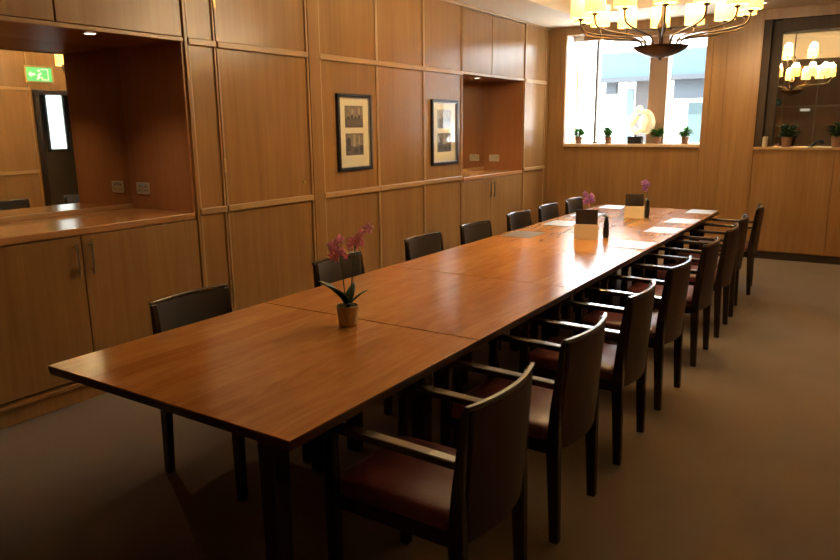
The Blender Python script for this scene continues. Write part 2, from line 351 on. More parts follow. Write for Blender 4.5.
# base cabinets, worktops, overhead cupboards, mirrors, downlights, sockets in each alcove
cab_words = ['nearest the camera, left end of the panelled wall', 'far alcove beside the window corner']
for i, (a, b_) in enumerate((A1, A2)):
    d = AD[i]; mid = {0: .99, 1: 6.21}[i]
    where = ['near alcove', 'far alcove'][i]
    c = thing('base_cabinet', (XL, mid, 0), 'wooden two-door base cabinet with bar handles under the worktop of the %s' % where, 'cabinet')
    o = MB().box((XL-d+.01, a+.004, .13), (XL-.022, b_-.004, Z_D-.045)).build('carcass', WALLW, None); o.parent = c; o.matrix_parent_inverse = Matrix.Translation(c.location).inverted()
    for s0, s1, hs in ((a+.004, mid-.003, mid-.045), (mid+.003, b_-.004, mid+.045)):
        dr = MB().box((s0, -.02, .14), (s1, .004, Z_D-.05), fL).build('door', WALLW, c, bevel=.002); dr.matrix_parent_inverse = Matrix.Translation(c.location).inverted()
        hd = MB(); hd.tube([fL(hs, .034, .765), fL(hs, .034, .965)], .006, 10)
        for z in (.79, .94): hd.tube([fL(hs, .004, z), fL(hs, .034, z)], .004, 8)
        hd.build('handle', STEEL, dr, smooth=True)
    w = MB().box((XL-d+.004, a+.02, Z_D-.042), (XL+.014, b_-.02, Z_D)).build('worktop', WTOP, bevel=.004, origin=(XL-.3, mid, Z_D-.042))
    tag(w, 'polished wooden worktop on the base cabinet in the %s' % where, 'worktop')
    oc = thing('overhead_cupboard', (XL, mid, Z_R+.02), 'wooden two-door cupboard above the opening of the %s' % where, 'cupboard')
    inv = Matrix.Translation(oc.location).inverted()
    q = MB().box((XL-.28, a+.004, Z_R+.022), (XL-.024, b_-.004, ZC-.03)).build('carcass', WALLW, oc); q.matrix_parent_inverse = inv
    for s0, s1 in ((a+.004, mid-.005), (mid+.005, b_-.004)):
        q = MB().box((s0, -.022, Z_R+.026), (s1, .0, ZC-.03), fL).build('door', WALLW, oc, bevel=.002); q.matrix_parent_inverse = inv
    q = MB().box((a, -.022, Z_R-.005), (b_, .006, Z_R+.022), fL).build('light_rail', TRIMH, oc, bevel=.004); q.matrix_parent_inverse = inv
    mr = thing('wall_mirror', (XL-d+.005, mid, Z_D), 'frameless mirror filling the back of the %s' % where, 'mirror')
    q = MB().box((XL-d-.008, a+.018, Z_D+.03), (XL-d+.002, b_-.018, Z_R)).build('mirror_glass', MIRROR, mr); q.matrix_parent_inverse = Matrix.Translation(mr.location).inverted()
    q = MB().box((XL-d-.008, a+.018, Z_D), (XL-d+.010, b_-.018, Z_D+.03)).build('bottom_strip', TRIMH, mr, bevel=.003); q.matrix_parent_inverse = Matrix.Translation(mr.location).inverted()
    # side upstand is left to the lining; sockets on the far side lining
    ys = b_-.018
    so = thing('double_socket', (XL-d+.15, ys, 1.19), 'brass double power socket on the side panel of the %s' % where, 'power socket')
    sm = MB().box((-.073, -.008, -.043), (.073, 0, .043))  .build('plate', plain('satin_nickel', (.72, .68, .55), .35, .6), so, bevel=.003)
    for sx in (-.036, .036):
        for a_, b_2 in (((sx-.004, -.010, .010), (sx+.004, -.007, .022)), ((sx-.014, -.010, -.016), (sx-.006, -.007, -.010)), ((sx+.006, -.010, -.016), (sx+.014, -.007, -.010))):
            MB().box(a_, b_2).build('pin_hole', BLACK, so)
        MB().box((sx*.35-.006, -.014, .014), (sx*.35+.006, -.007, .034)).build('switch', PAPER, so)
    lamps = [(XL-.11, 1.26)] if i == 0 else [(XL-.22, 6.25)]
    for j, (lx, ly) in enumerate(lamps):
        nm = 'small round downlight in the ceiling of the ' + where + ('' if i else (', over the cabinet handles' if j == 0 else ', beyond the frame edge side'))
        dl = thing('recessed_downlight', (lx, ly, Z_R), nm, 'downlight')
        MB().lathe([(.032, -.001), (.045, -.001), (.045, -.006), (.032, -.006), (.032, -.001)], 24, cap=False).build('rim', STEEL, dl, smooth=True)
        MB().lathe([(.001, -.003), (.032, -.003), (.032, -.001), (.001, -.001)], 20).build('lens', LENS, dl)
        ld = bpy.data.lights.new('downlight_lamp', 'SPOT'); ld.energy = DOWN_W*(2.2 if i == 0 else 1.6); ld.color = (1, .72, .45); ld.spot_size = 1.9; ld.spot_blend = .8; ld.shadow_soft_size = .03
        lo = bpy.data.objects.new('downlight_lamp', ld); COL.objects.link(lo); lo.location = (0, 0, -.02); lo.parent = dl

# ---- right wall with an open doorway to a corridor
DY0, DY1, DH = 4.18, 5.02, 2.1
wr = MB(); wr.box((XR+.018, YB-.3, 0), (XR+.2, DY0, ZC)); wr.box((XR+.018, DY1, 0), (XR+.2, YF+.5, ZC)); wr.box((XR+.018, DY0, DH), (XR+.2, DY1, ZC))
wall_right = struct(wr, 'wall_right', WALLW)
rm = []
y = YB+.02
while y < DY0-.5: rm.append((y, min(y+.775, DY0-.06))); y += .775
rm = [(YB+.02+i*.765, YB+.02+(i+1)*.765) for i in range(10)]   # up to 4.17
rm += [(DY1+.08, 5.9), (5.9, 6.68), (6.68, 7.45)]
panelwork(wall_right, fR, rm, [Z_D, Z_R], ZC-.02, TRIMH)
MB().box((4.075, -.018, DH+.06), (DY1+.08, .0, ZC-.02), fR).build('wall_panel', WALLW, wall_right)
MB().box((7.45, -.018, .1), (YF, .0, ZC-.02), fR).build('wall_panel', WALLW, wall_right)
bb = MB(); bb.box((XR-.012, YB, 0), (XR+.018, DY0-.08, .12)); bb.box((XR-.012, DY1+.08, 0), (XR+.018, YF, .12))
struct(bb, 'baseboard_right', TRIMH, bevel=.004)
d2 = MB(); d2.box((XR-.02, DY0-.07, 0), (XR+.2, DY0, DH+.06)); d2.box((XR-.02, DY1, 0), (XR+.2, DY1+.07, DH+.06)); d2.box((XR-.02, DY0, DH), (XR+.2, DY1, DH+.06))
door2 = tag(d2.build('door_2', DARKW, bevel=.004), kind='structure')
leaf = MB().box((XR+.2, DY0-.02, .01), (XR+1.0, DY0+.03, DH-.01)).build('door_leaf', DARKW, door2, bevel=.003)
hb = MB(); hb.tube([(XR+.9, DY0+.03, 1.0), (XR+.9, DY0+.08, 1.0), (XR+.78, DY0+.08, 1.0)], .009, 8); hb.build('handle', STEEL, leaf, smooth=True)
co = MB(); co.box((XR+2.0, 2.8, 0), (XR+2.1, 7.2, 2.6)); co.box((XR+.2, 2.7, 0), (XR+2.1, 2.8, 2.6)); co.box((XR+.2, 7.2, 0), (XR+2.1, 7.3, 2.6)); co.box((XR+.2, 2.7, 2.6), (XR+2.1, 7.3, 2.7))
struct(co, 'wall_corridor', plain('corridor_paint', (.18, .12, .08), .7))
wc = MB().box((XR+1.985, 5.4, 1.3), (XR+2.0, 5.68, 2.3)).build('window_2', plain('bright_corridor_window', (.8,.9,1), emit=(.8, .93, 1), es=3)); tag(wc, kind='structure')
fr_ = MB(); fr_.box((XR+1.96, 5.35, 1.25), (XR+2.0, 5.4, 2.35)); fr_.box((XR+1.96, 5.68, 1.25), (XR+2.0, 5.73, 2.35)); fr_.box((XR+1.96, 5.35, 1.25), (XR+2.0, 5.73, 1.3)); fr_.box((XR+1.96, 5.35, 2.3), (XR+2.0, 5.73, 2.35))
fr_.build('window_frame', ALU, wc)

# ---- back wall (seen in the far mirror)
wb = MB().box((XL-.3, YB-.2, 0), (XR+.2, YB-.018, ZC)); wall_back = struct(wb, 'wall_back', WALLW)
bm_ = [(XL+.02+i*.775, XL+.02+(i+1)*.775) for i in range(6)]
panelwork(wall_back, fB, bm_, [Z_D, 2.03], ZC-.02, TRIMX, veneer=WALLB)
struct(MB().box((XL, YB, 0), (XR, YB+.014, .12)), 'baseboard_back', TRIMX, bevel=.003)

# ---- front wall with window and mirror niche
WX0, WX1, WZ0, WZ1 = -1.115, .655, 1.36, 2.765
NX0, NZ0, NZ1, ND = 1.265, 1.33, 2.755, .26
wf = MB(); T = .5
wf.box((XL-.3, YF, 0), (WX0, YF+T, ZC)); wf.box((WX0, YF+.012, 0), (WX1, YF+T, WZ0-.04)); wf.box((WX0, YF, WZ1), (WX1, YF+T, ZC))
wf.box((WX1, YF, 0), (NX0, YF+T, ZC)); wf.box((NX0, YF+.018, .09), (XR+.2, YF+T, NZ0-.03)); wf.box((NX0, YF+.10, 0), (XR+.2, YF+T, .09)); wf.box((NX0, YF, NZ1), (XR+.2, YF+T, ZC))
wf.box((NX0, YF+ND, NZ0-.03), (XR+.2, YF+T, NZ1))
wall_front = struct(wf, 'wall_front', WALLW)
for s0, s1 in ((-1.34, -1.19), (-1.175, -1.115), (.655, .73), (.735, .89), (.895, 1.262)):
    lo = .12 if s0 < 0 or s0 < 1.3 else .1
    MB().box((s0, 0, lo), (s1, .006, ZC-.02), fF).build('wall_panel', WALLW, wall_front, bevel=.002)
MB().box((WX0+.004, -.012, .12), (WX1-.004, -.002, WZ0-.05), fF).build('wall_panel', WALLW, wall_front)
for s0, s1 in ((NX0+.003, 2.108), (2.113, 2.9), (2.905, XR-.004)):
    MB().box((s0, -.018, .10), (s1, .0, NZ0-.035), fF).build('wall_panel', WALLW, wall_front, bevel=.002)
struct(MB().box((XL, YF-.008, 0), (NX0, YF, .10)), 'baseboard_front', TRIMX, bevel=.003)
struct(MB().box((NX0, YF+.04, 0), (XR, YF+.10, .09)), 'trim_2', PLINTH)

# window
win = MB()
GY = YF+.30
def bar(x0, x1, z0, z1, y0=GY-.03, y1=GY+.05): win.box((x0, y0, z0), (x1, y1, z1))
bar(WX0, WX0+.02, WZ0, WZ1); bar(WX1-.02, WX1, WZ0, WZ1); bar(WX0, WX1, WZ0, WZ0+.015); bar(WX0, WX1, WZ1-.06, WZ1)
WHT = plain('white_paint', (.82, .80, .76), .5)
window1 = tag(win.build('window_1', WHT, bevel=.004), kind='structure')
gb_ = MB(); gb_.box((-.795, GY-.03, WZ0), (-.765, GY+.04, WZ1)); gb_.box((-.795, GY-.05, WZ0), (-.70, GY-.02, WZ0+.02)); gb_.build('glazing_bar', ALU, window1, bevel=.003)
MB().box((WX0-.004, YF+.03, WZ0), (WX0+.006, GY-.02, WZ1)).build('reveal', WHT, window1)
MB().box((WX1-.006, YF+.03, WZ0), (WX1+.004, GY-.02, WZ1)).build('reveal', WHT, window1)
MB().box((-.06, GY-.10, WZ0), (.165, GY+.10, WZ1)).build('mullion', wood('mullion_wood', (.24,.15,.09), (.34,.22,.14), 'z', 30, .4), window1, bevel=.004)
for x0, x1 in ((WX0+.045, -.80), (-.765, -.06), (.165, WX1-.05)):
    MB().box((x0, GY+.006, WZ0+.03), (x1, GY+.012, WZ1-.06)).build('pane', PANE, window1)
MB().box((WX0, YF-.02, WZ0-.04), (WX1, GY-.03, WZ0)).build('window_sill', SILLW, window1, bevel=.004)
MB().box((WX0+.2, GY-.2, WZ1-.075), (WX1-.02, GY-.09, WZ1-.02)).build('blind_box', wood('blind_box_wood', (.24,.13,.06),(.34,.19,.09),'x',30,.4), window1, bevel=.004)

# niche mirror, frame and ledge
nm = MB(); y0, y1 = YF+ND-.07, YF+ND
nm.box((NX0, y0-.14, NZ0), (NX0+.075, y1, NZ1)); nm.box((NX0+.075, y0, NZ0), (NX0+.17, y1, NZ1)); nm.box((NX0+.17, y0-.10, NZ1-.13), (XR+.015, y1, NZ1)); 
nt = thing('niche_mirror', (2.28, YF+ND-.03, NZ0), 'large dark-framed mirror set in the end wall beside the window', 'mirror')
q = nm.build('frame', NICHEW, nt); q.matrix_parent_inverse = Matrix.Translation(nt.location).inverted()
q = MB().box((NX0+.17, y1-.012, NZ0), (XR+.015, y1-.004, NZ1-.13)).build('mirror_glass', MIRROR, nt); q.matrix_parent_inverse = Matrix.Translation(nt.location).inverted()
struct(MB().box((NX0+.002, YF-.02, NZ0-.03), (XR, YF+ND, NZ0)), 'trim_3', TRIMX, bevel=.004)

# ------------------------------------------------------------------ outside, seen through the window
def ext():
    Y = 12.9
    white = plain('white_render', (.86, .87, .86), .8); blue = plain('pale_blue_fascia', (.014, .036, .050), .6); grey = plain('grey_cornice', (.011, .015, .02), .6)
    brown = plain('brown_shutter', (.020, .014, .013), .6); gb = plain('grey_blue_shutter', (.022, .030, .040), .5); cyan = plain('shopfront_glass', (.03, .052, .058), .3)
    b = thing('building', (-2, Y, 0), 'sunlit white building with pale blue fascia across the street', 'building')
    inv = Matrix.Translation(b.location).inverted()
    def part(name, m_, lo, hi):
        q = MB().box(lo, hi).build(name, m_, b); q.matrix_parent_inverse = inv; return q
    part('wall', white, (-9, Y, -1), (6, Y+1, 3.6))
    part('fascia', blue, (-2.25, Y-.30, 2.50), (6, Y, 2.97)); part('cornice', grey, (-2.25, Y-.36, 2.42), (6, Y, 2.50))
    part('shutter', brown, (-1.62, Y-.05, .9), (-.98, Y, 2.44)); part('shutter', gb, (-.9, Y-.05, 2.08), (.8, Y, 2.44))
    part('vent_box', grey, (-2.19, Y-.15, 2.2), (-1.99, Y, 2.42)); part('shop_window', cyan, (-.62, Y-.04, .6), (-.2, Y, 2.0)); part('shop_window', cyan, (-1.80, Y-.04, .4), (-1.66, Y, 2.3)); part('shop_window', cyan, (0, Y-.04, .6), (.9, Y, 2.0))
    struct(MB().box((-9, YF+T+.02, -.2), (8, Y+1, -.05)), 'ground', plain('pale_paving', (.6, .58, .55), .8))
ext()

# ------------------------------------------------------------------ conference table sections
LEN, WID, TH = 6.2275, 1.2295, .74
joints = [0, 1.12, 2.219, 3.271, 4.26, 5.25, LEN]
names_t = ['near end section of the long table holding the nearest orchid', 'long table section just beyond the near orchid, bare top', 'bare middle section of the long table before the first grey mat',
           'long table section carrying the nearer cream stationery box', 'long table section between the two cream stationery boxes', 'far end section of the long table below the window']
for i in range(6):
    y0, y1 = joints[i]+(.004 if i else 0), joints[i+1]-(.004 if i < 5 else 0)
    cy = (y0+y1)/2
    t = thing('conference_table', (WID/2, cy, 0), 'polished figured-wood ' + names_t[i], 'table', 'sections of the long conference table')
    inv = Matrix.Translation(t.location).inverted()
    tp = MB(); h = .034; c = .003
    tp.loft([[(c, y0+c*(i == 0), TH-h), (WID-c, y0+c*(i == 0), TH-h), (WID-c, y1-c*(i == 5), TH-h), (c, y1-c*(i == 5), TH-h)],
             [(0, y0, TH-.006), (WID, y0, TH-.006), (WID, y1, TH-.006), (0, y1, TH-.006)]])
    q = tp.build('underside', TEDGE, t); q.matrix_parent_inverse = inv
    q = MB().box((0, y0, TH-.006), (WID, y1, TH)).build('tabletop', TABLEW, t, bevel=.0015); q.matrix_parent_inverse = inv
    ya, yb = y0+.13, y1-.13
    for lx, ly in ((1.03, ya), (1.03, yb), (.45, yb)) + (((.45, ya),) if i else ()):
        q = MB().loft([[(lx-a_, ly-a_, z), (lx+a_, ly-a_, z), (lx+a_, ly+a_, z), (lx-a_, ly+a_, z)] for a_, z in ((.03, 0), (.036, TH-h))]).build('leg', DARKW, t, bevel=.004); q.matrix_parent_inverse = inv
    q = MB().box((.45, cy-.03, TH-h-.045), (1.03, cy+.03, TH-h)).build('cross_bearer', DARKW, t, bevel=.004); q.matrix_parent_inverse = inv
    for lx in (.45, 1.03):
        q = MB().box((lx-.014, ya, TH-h-.07), (lx+.014, yb, TH-h)).build('side_rail', DARKW, t); q.matrix_parent_inverse = inv

# ------------------------------------------------------------------ chairs
def make_chair():
    r = thing('conference_chair', (0, 0, 0), 'x', 'chair')
    H, hw = .835, .212
    # posts: rear legs rise to carry the back; rectangular, slight rearward rake
    for sy in (-1, 1):
        y_ = sy*hw
        def sec(x, z, a, b_): return [(x-a, y_-b_, z), (x+a, y_-b_, z), (x+a, y_+b_, z), (x-a, y_+b_, z)]
        MB().loft([sec(-.255, 0, .018, .018), sec(-.238, .40, .026, .018), sec(-.242, .55, .020, .016), sec(-.264, .80, .011, .014), sec(-.268, H-.012, .009, .014)]).build('rear_leg', DARKW, r, bevel=.004)
        MB().loft([sec(.24, 0, .018, .018), sec(.238, .40, .024, .018), sec(.238, .60, .018, .016), sec(.232, .64, .017, .016)]).build('front_leg', DARKW, r, bevel=.004)
        # armrest
        pts = [(-.240, .648), (-.05, .652), (.12, .655), (.20, .655), (.244, .640), (.252, .615)]
        rings = []
        for k_, (x, z) in enumerate(pts):
            dx, dz = [(1, 0), (1, 0), (1, 0), (.95, -.25), (.6, -.8), (.1, -1)][k_]
            nx, nz = -dz, dx; w_ = .021; t_ = .013
            rings.append([(x-nx*t_, y_-w_, z-nz*t_), (x-nx*t_, y_+w_, z-nz*t_), (x+nx*t_, y_+w_, z+nz*t_), (x+nx*t_, y_-w_, z+nz*t_)])
        MB().loft(rings).build('armrest', POLW, r, bevel=.005)
    # curved back
    def xb(s, z):
        base = -.238 if z < .42 else -.238 - .030*((z-.42)/(H-.42))**1.2
        return base - .035*(1-s*s)
    def slab(z0, z1, front, back, w, nz=5, ns=12):
        rings = []
        for i in range(nz+1):
            z = z0 + (z1-z0)*i/nz; e = .004 if i in (0, nz) else 0
            rings.append([(xb(s, z)+front-e, s*w, z) for s in [-1+2*j/ns for j in range(ns+1)]] + [(xb(s, z)-back+e, s*w, z) for s in [1-2*j/ns for j in range(ns+1)]])
        return MB().loft(rings)
    slab(.385, H-.018, -.002, .022, hw-.014).build('back_shell', BACKL, r, smooth=True)
    slab(.50, H-.018, .014, .002, hw-.013).build('backrest', INNERL, r, smooth=True)
    slab(H-.016, H, .008, .018, hw+.014, 1).build('top_rail', POLW, r, smooth=True, bevel=.003)
    # seat frame + cushion
    fr = MB(); fr.box((-.225, -hw+.005, .36), (.24, -hw+.028, .415)); fr.box((-.225, hw-.028, .36), (.24, hw-.005, .415)); fr.box((.218, -hw+.028, .36), (.24, hw-.028, .415)); fr.box((-.225, -hw+.028, .36), (-.20, hw-.028, .415))
    fr.build('seat_frame', DARKW, r, bevel=.003)
    rings = []
    for z, e, in ((.40, .02), (.415, .0), (.445, -.002), (.462, .008), (.470, .03), (.474, .07)):
        x0, x1, w = -.212+e, .25-e, hw-.006-e
        ring = []
        for (cx, cy_, a0) in ((x1-.03, w-.03, 0), (x0+.03, w-.03, 90), (x0+.03, -w+.03, 180), (x1-.03, -w+.03, 270)):
            for t in range(4):
                a_ = math.radians(a0 + t*30); ring.append((cx+.03*math.cos(a_), cy_+.03*math.sin(a_), z))
        rings.append(ring)
    MB().loft(rings).build('seat', LEATHER, r, smooth=True, bevel=0)
    return r
proto = make_chair()
right = [.50, 1.235, 2.0, 2.78, 3.65, 4.42, 5.10, 6.01]
left = [.805, 1.91, 2.865, 3.645, 4.47, 5.155, 5.85]
ordw = ['nearest', 'second nearest', 'third nearest', 'fourth nearest', 'fifth from the camera', 'sixth from the camera', 'seventh from the camera', 'last before the end wall']
ordl = ['nearest', 'second nearest, behind the orchid', 'third nearest', 'fourth nearest', 'fifth from the camera', 'sixth from the camera', 'farthest, by the window end']
n_ = 0
for i, y in enumerate(right):
    o = proto if n_ == 0 else copy_tree(proto); n_ += 1
    o.location = (1.372, y, 0); o.rotation_euler.z = PI + [0, .0, .02, -.02, .01, .03, .08, .10][i]
    if i > 5: o.location.x = 1.345
    tag(o, 'dark burgundy armchair on the open-floor side of the table, %s' % ordw[i], 'chair', 'chairs along the open-floor side')
for i, y in enumerate(left):
    o = copy_tree(proto); o.location = (.10, y, 0); o.rotation_euler.z = [.0, .0, -.03, -.05, -.02, .0, .0][i]
    tag(o, 'dark armchair on the panelled-wall side of the table, %s' % ordl[i], 'chair', 'chairs along the panelled wall side')

# ------------------------------------------------------------------ framed pictures
def picture(y0, y1, z0, z1, label, seed):
    cy, cz = (y0+y1)/2, (z0+z1)/2; w, h = (y1-y0)/2, (z1-z0)/2
    t = thing('framed_picture', (XL, cy, z0), label, 'picture', 'framed pictures on the panelled wall')
    f = lambda s, d, z: (d, s, z)      # local: faces +x
    fr = MB()
    for a, b_ in (((-w, .0, 0), (-w+.028, .028, 2*h)), ((w-.028, .0, 0), (w, .028, 2*h)), ((-w, .0, 0), (w, .028, .028)), ((-w, .0, 2*h-.028), (w, .028, 2*h))): fr.box(a, b_, f)
    fr.build('frame', BLACK, t, bevel=.003)
    si = MB(); g = .028
    for a, b_ in (((-w+g, .008, g), (-w+g+.007, .022, 2*h-g)), ((w-g-.007, .008, g), (w-g, .022, 2*h-g)), ((-w+g, .008, g), (w-g, .022, g+.007)), ((-w+g, .008, 2*h-g-.007), (w-g, .022, 2*h-g))): si.box(a, b_, f)
    si.build('silver_slip', STEEL, t)
    MB().box((-w+g, .004, g), (w-g, .008, 2*h-g), f).build('mount', plain('cream_mount', (.72, .68, .50), .8), t)
    rnd = random.Random(seed)
    for zlo, zhi in ((.565*2*h, .85*2*h), (.20*2*h, .49*2*h)):
        p = MB(); pw = w*.52
        p.mi = 0; p.box((-pw, .008, zlo), (pw, .0095, zhi), f)
        hh = zhi-zlo; up_ = zlo > h
        p.mi = 1; p.box((-pw, .0095, zlo), (pw, .0098, zlo+hh*.42), f)
        p.mi = 2
        if up_:
            for k_ in range(4): p.box((-pw*.8+k_*pw*.42, .0098, zlo+hh*(.35+.05*(k_ % 2))), (-pw*.8+k_*pw*.42+pw*.26, .0101, zlo+hh*(.5+.06*(k_ % 2))), f)
            p.mi = 3; p.box((-pw*.3, .0095, zlo+hh*.62), (-pw*.05, .0101, zlo+hh*.85), f); p.box((pw*.45, .0095, zlo+hh*.6), (pw*.7, .0101, zlo+hh*.9), f)
        else:
            p.poly([f(-pw*.9, .0101, zlo+hh*.2), f(-pw*.45, .0101, zlo+hh*.2), f(-pw*.45, .0101, zlo+hh*.7), f(-pw*.67, .0101, zlo+hh*.85), f(-pw*.9, .0101, zlo+hh*.7)])
            p.box((-pw*.05, .0098, zlo+hh*.1), (pw*.35, .0101, zlo+hh*.3), f); p.box((pw*.6, .0098, zlo+hh*.1), (pw*.95, .0101, zlo+hh*.45), f)
            p.mi = 3; p.box((-pw*.2, .0095, zlo+hh*.4), (pw*.1, .0101, zlo+hh*.95), f); p.box((pw*.45, .0095, zlo+hh*.5), (pw*.6, .0101, zlo+hh*.9), f)
        p.build('photograph', [plain('print_mid', (.20, .16, .11), .6, vary=.6, bscale=40), plain('print_dark', (.09, .07, .06), .6, vary=.6, bscale=55), plain('print_black', (.03, .025, .025), .6), plain('print_light', (.36, .31, .22), .6)], t)
    MB().box((-w+g, .0115, g), (w-g, .0135, 2*h-g), f).build('glass', PANE, t)
picture(3.36, 3.835, 1.235, 1.885, 'black-framed picture with two old room photographs, nearer the hidden door', 1)
picture(4.86, 5.385, 1.21, 1.875, 'black-framed picture beside the far alcove, its glass catching the window', 2)

# ------------------------------------------------------------------ plants
def leafblade(mb, base, az, length, width, lift, droop, n=6):
    base = Vector(base); d = Vector((math.cos(az), math.sin(az), 0)); sd = Vector((-d.y, d.x, 0)); L = []; Rr = []; Cc = []
    for i in range(n+1):
        t = i/n; w = width*math.sin(PI*min(1, .12+t*.88))**.8 * (1 if i < n else .02)
        p = base + d*(length*t*math.cos(lift*(1-t*.5))) + Vector((0, 0, length*(math.sin(lift)*t - droop*t*t)))
        L.append(mb.bm.verts.new(p+sd*w+Vector((0,0,w*.35)))); Rr.append(mb.bm.verts.new(p-sd*w+Vector((0,0,w*.35)))); Cc.append(mb.bm.verts.new(p))
    for i in range(n):
        mb._f([Cc[i], Cc[i+1], L[i+1], L[i]]); mb._f([Rr[i], Rr[i+1], Cc[i+1], Cc[i]])
def solid(o, t=.002):
    s = o.modifiers.new('thickness', 'SOLIDIFY'); s.thickness = t; return o
def bloom(c, r, az, mat_, parent, tilt=0):
    mb = MB(); c = Vector(c)
    out = Vector((math.cos(az)*math.cos(tilt), math.sin(az)*math.cos(tilt), math.sin(tilt))); a = out.cross(Vector((0,0,1))).normalized(); b_ = a.cross(out)
    for k_ in range(5):
        th = 2*PI*k_/5+.3; u = a*math.cos(th)+b_*math.sin(th); v = a*-math.sin(th)+b_*math.cos(th)
        pts = [c, c+u*r*.5+v*r*.38+out*r*.15, c+u*r*.95+v*r*.2+out*r*.05, c+u*r*.98-v*r*.15+out*r*.05, c+u*r*.5-v*r*.38+out*r*.15]
        mb.poly(pts)
    mb.sphere(c+out*r*.18, r*.2, u=6, v=4)
    return solid(mb.build('flower', mat_, parent, smooth=True, bevel=None), .0015)
def orchid(loc, label, pot_prof, potm, stems, petal, leaves, br=.02, group=None):
    t = thing('potted_orchid', loc, label, 'potted plant', group)
    zt = pot_prof[-1][1]; r = pot_prof[-1][0]
    inner = [(r-.006, zt), (r-.008, zt-.02)]
    MB().lathe(pot_prof + inner, 28).build('pot', potm, t, smooth=True)
    MB().lathe([(.001, zt-.014), (r*.6, zt-.004), (r-.01, zt-.015), (r-.01, zt-.03), (.001, zt-.03)], 20).build('moss', SOIL, t, smooth=True)
    if leaves:
        for az, L_, W_, li, dr in leaves:
            mb = MB(); leafblade(mb, (0, 0, zt-.01), az, L_, W_, li, dr); solid(mb.build('leaf', LEAF, t, smooth=True, bevel=None), .003)
    for pts, blooms in stems:
        MB().tube([(p[0], p[1], p[2]+zt-.01) for p in pts], .0025, 6).build('stem', STEM, t, smooth=True)
        for (x, y, z, az) in blooms: bloom((x, y, z+zt-.01), br*random.uniform(.85, 1.15), az, petal, t, random.uniform(-.3, .3))
    return t
# camera looks along about (-.55,.83): image-right is (.84,.55)
def ir(u, z, v=0): return (u*.84-v*.5, u*.55+v*.8, z)
potp = [(.036, 0), (.040, .004), (.050, .085), (.052, .092)]
b1 = []; b2 = []
for k_ in range(11):
    u = -.035 - .002*k_ + random.uniform(-.022, .045); z = .255+random.uniform(-.03, .055); p = ir(u, z, random.uniform(-.03, .03)); b1.append((*p, random.uniform(-2.4, .2)))
for k_ in range(13):
    u = .03 + k_*.005 + random.uniform(-.02, .02); z = .275+k_*.005+random.uniform(-.025, .025); p = ir(u, z, random.uniform(-.03, .03)); b2.append((*p, random.uniform(-2.4, .2)))
orchid((.625, 1.015, TH), 'pink orchid in a taupe pot on the near end of the long table', potp, POTM,
       [([ir(-.005, 0), ir(-.012, .09), ir(-.02, .19), ir(-.035, .26)], b1), ([ir(.01, 0), ir(.022, .10), ir(.030, .20), ir(.045, .28), ir(.08, .335)], b2)], PINK,
       [(math.atan2(-.55, -.84)+.1, .15, .042, 1.2, .10), (math.atan2(-.55, -.84)+.7, .12, .038, 1.35, .05), (math.atan2(.55, .84), .10, .02, .95, .02), (-1.0, .07, .018, .8, .3), (1.9, .12, .02, 1.1,   .1)], .023, 'orchids standing on the table')
vase = [(.018, 0), (.022, .01), (.024, .07), (.018, .12), (.014, .14), (.019, .155)]
for (x, y, st, lab) in ((.80, 4.01, -.12, 'mauve orchid in a black vase beside the nearer stationery box'), (.735, 5.40, -.02, 'mauve orchid in a black vase beside the farther stationery box')):
    bl = [(*ir(st*1.2+random.uniform(-.03, .03), .15+random.uniform(-.035, .05), random.uniform(-.02, .02)), random.uniform(-2.4, .2)) for _ in range(12)]
    orchid((x, y, TH), lab, vase, BLACK, [([ir(0, 0), ir(st*.5, .07), ir(st, .15)], bl)], PINKP, [(-.9, .06, .012, 1.0, .4), (2.3, .06, .012, 1.0, .4)], .024, 'orchids standing on the table')

for (x, y, lab) in ((.68, 3.90, 'cream box with black cards standing on the table, nearer one'), (.64, 5.30, 'cream box with black cards standing on the table, farther one')):
    t = thing('stationery_box', (x, y, TH), lab, 'stationery box', 'stationery boxes on the table', rz=math.radians(15))
    b = MB(); w = .09; dd = .05; h = .115
    b.box((-w, -dd, 0), (w, -dd+.005, h)); b.box((-w, dd-.005, 0), (w, dd, h)); b.box((-w, -dd+.005, 0), (-w+.005, dd-.005, h)); b.box((w-.005, -dd+.005, 0), (w, dd-.005, h)); b.box((-w+.005, -dd+.005, 0), (w-.005, dd-.005, .005))
    b.build('box', CREAMB, t, bevel=.002)
    for k_ in range(4): MB().box((-w+.008, -dd+.008+k_*.02, .006), (w-.008, -dd+.020+k_*.02, .228-.004*k_)).build('black_card', INNERL, t, bevel=.002)

# mats and papers laid at the places
mats = [(.17, 3.84, 'grey desk mat on the panelled-wall side of the table', GREYMAT, .04), (.20, 4.62, 'white paper set on the wall side, just beyond the grey mat', PAPER, .03), (.18, 5.32, 'white paper on the wall side partly behind the nearer stationery box', PAPER, 0), (.19, 6.09, 'white paper at the far end, wall side of the table', PAPER, 0),
        (1.09, 3.77, 'pale paper nearest the camera on the open-floor side of the table', PAPER, -.02), (1.09, 4.62, 'white paper second along the open-floor side of the table', PAPER, .0), (1.09, 5.28, 'white paper third along the open-floor side of the table', PAPER, 0), (1.09, 6.08, 'white paper at the far end, open-floor side of the table', PAPER, 0)]
for x, y, lab, mm, rz in mats:
    o = MB().box((-.125, -.165, 0), (.125, .165, .002)).build('paper_mat' if mm is PAPER else 'desk_mat', mm); o.location = (x, y, TH+.0005); o.rotation_euler.z = rz
    tag(o, lab, 'paper' if mm is PAPER else 'desk mat', 'place papers on the table')

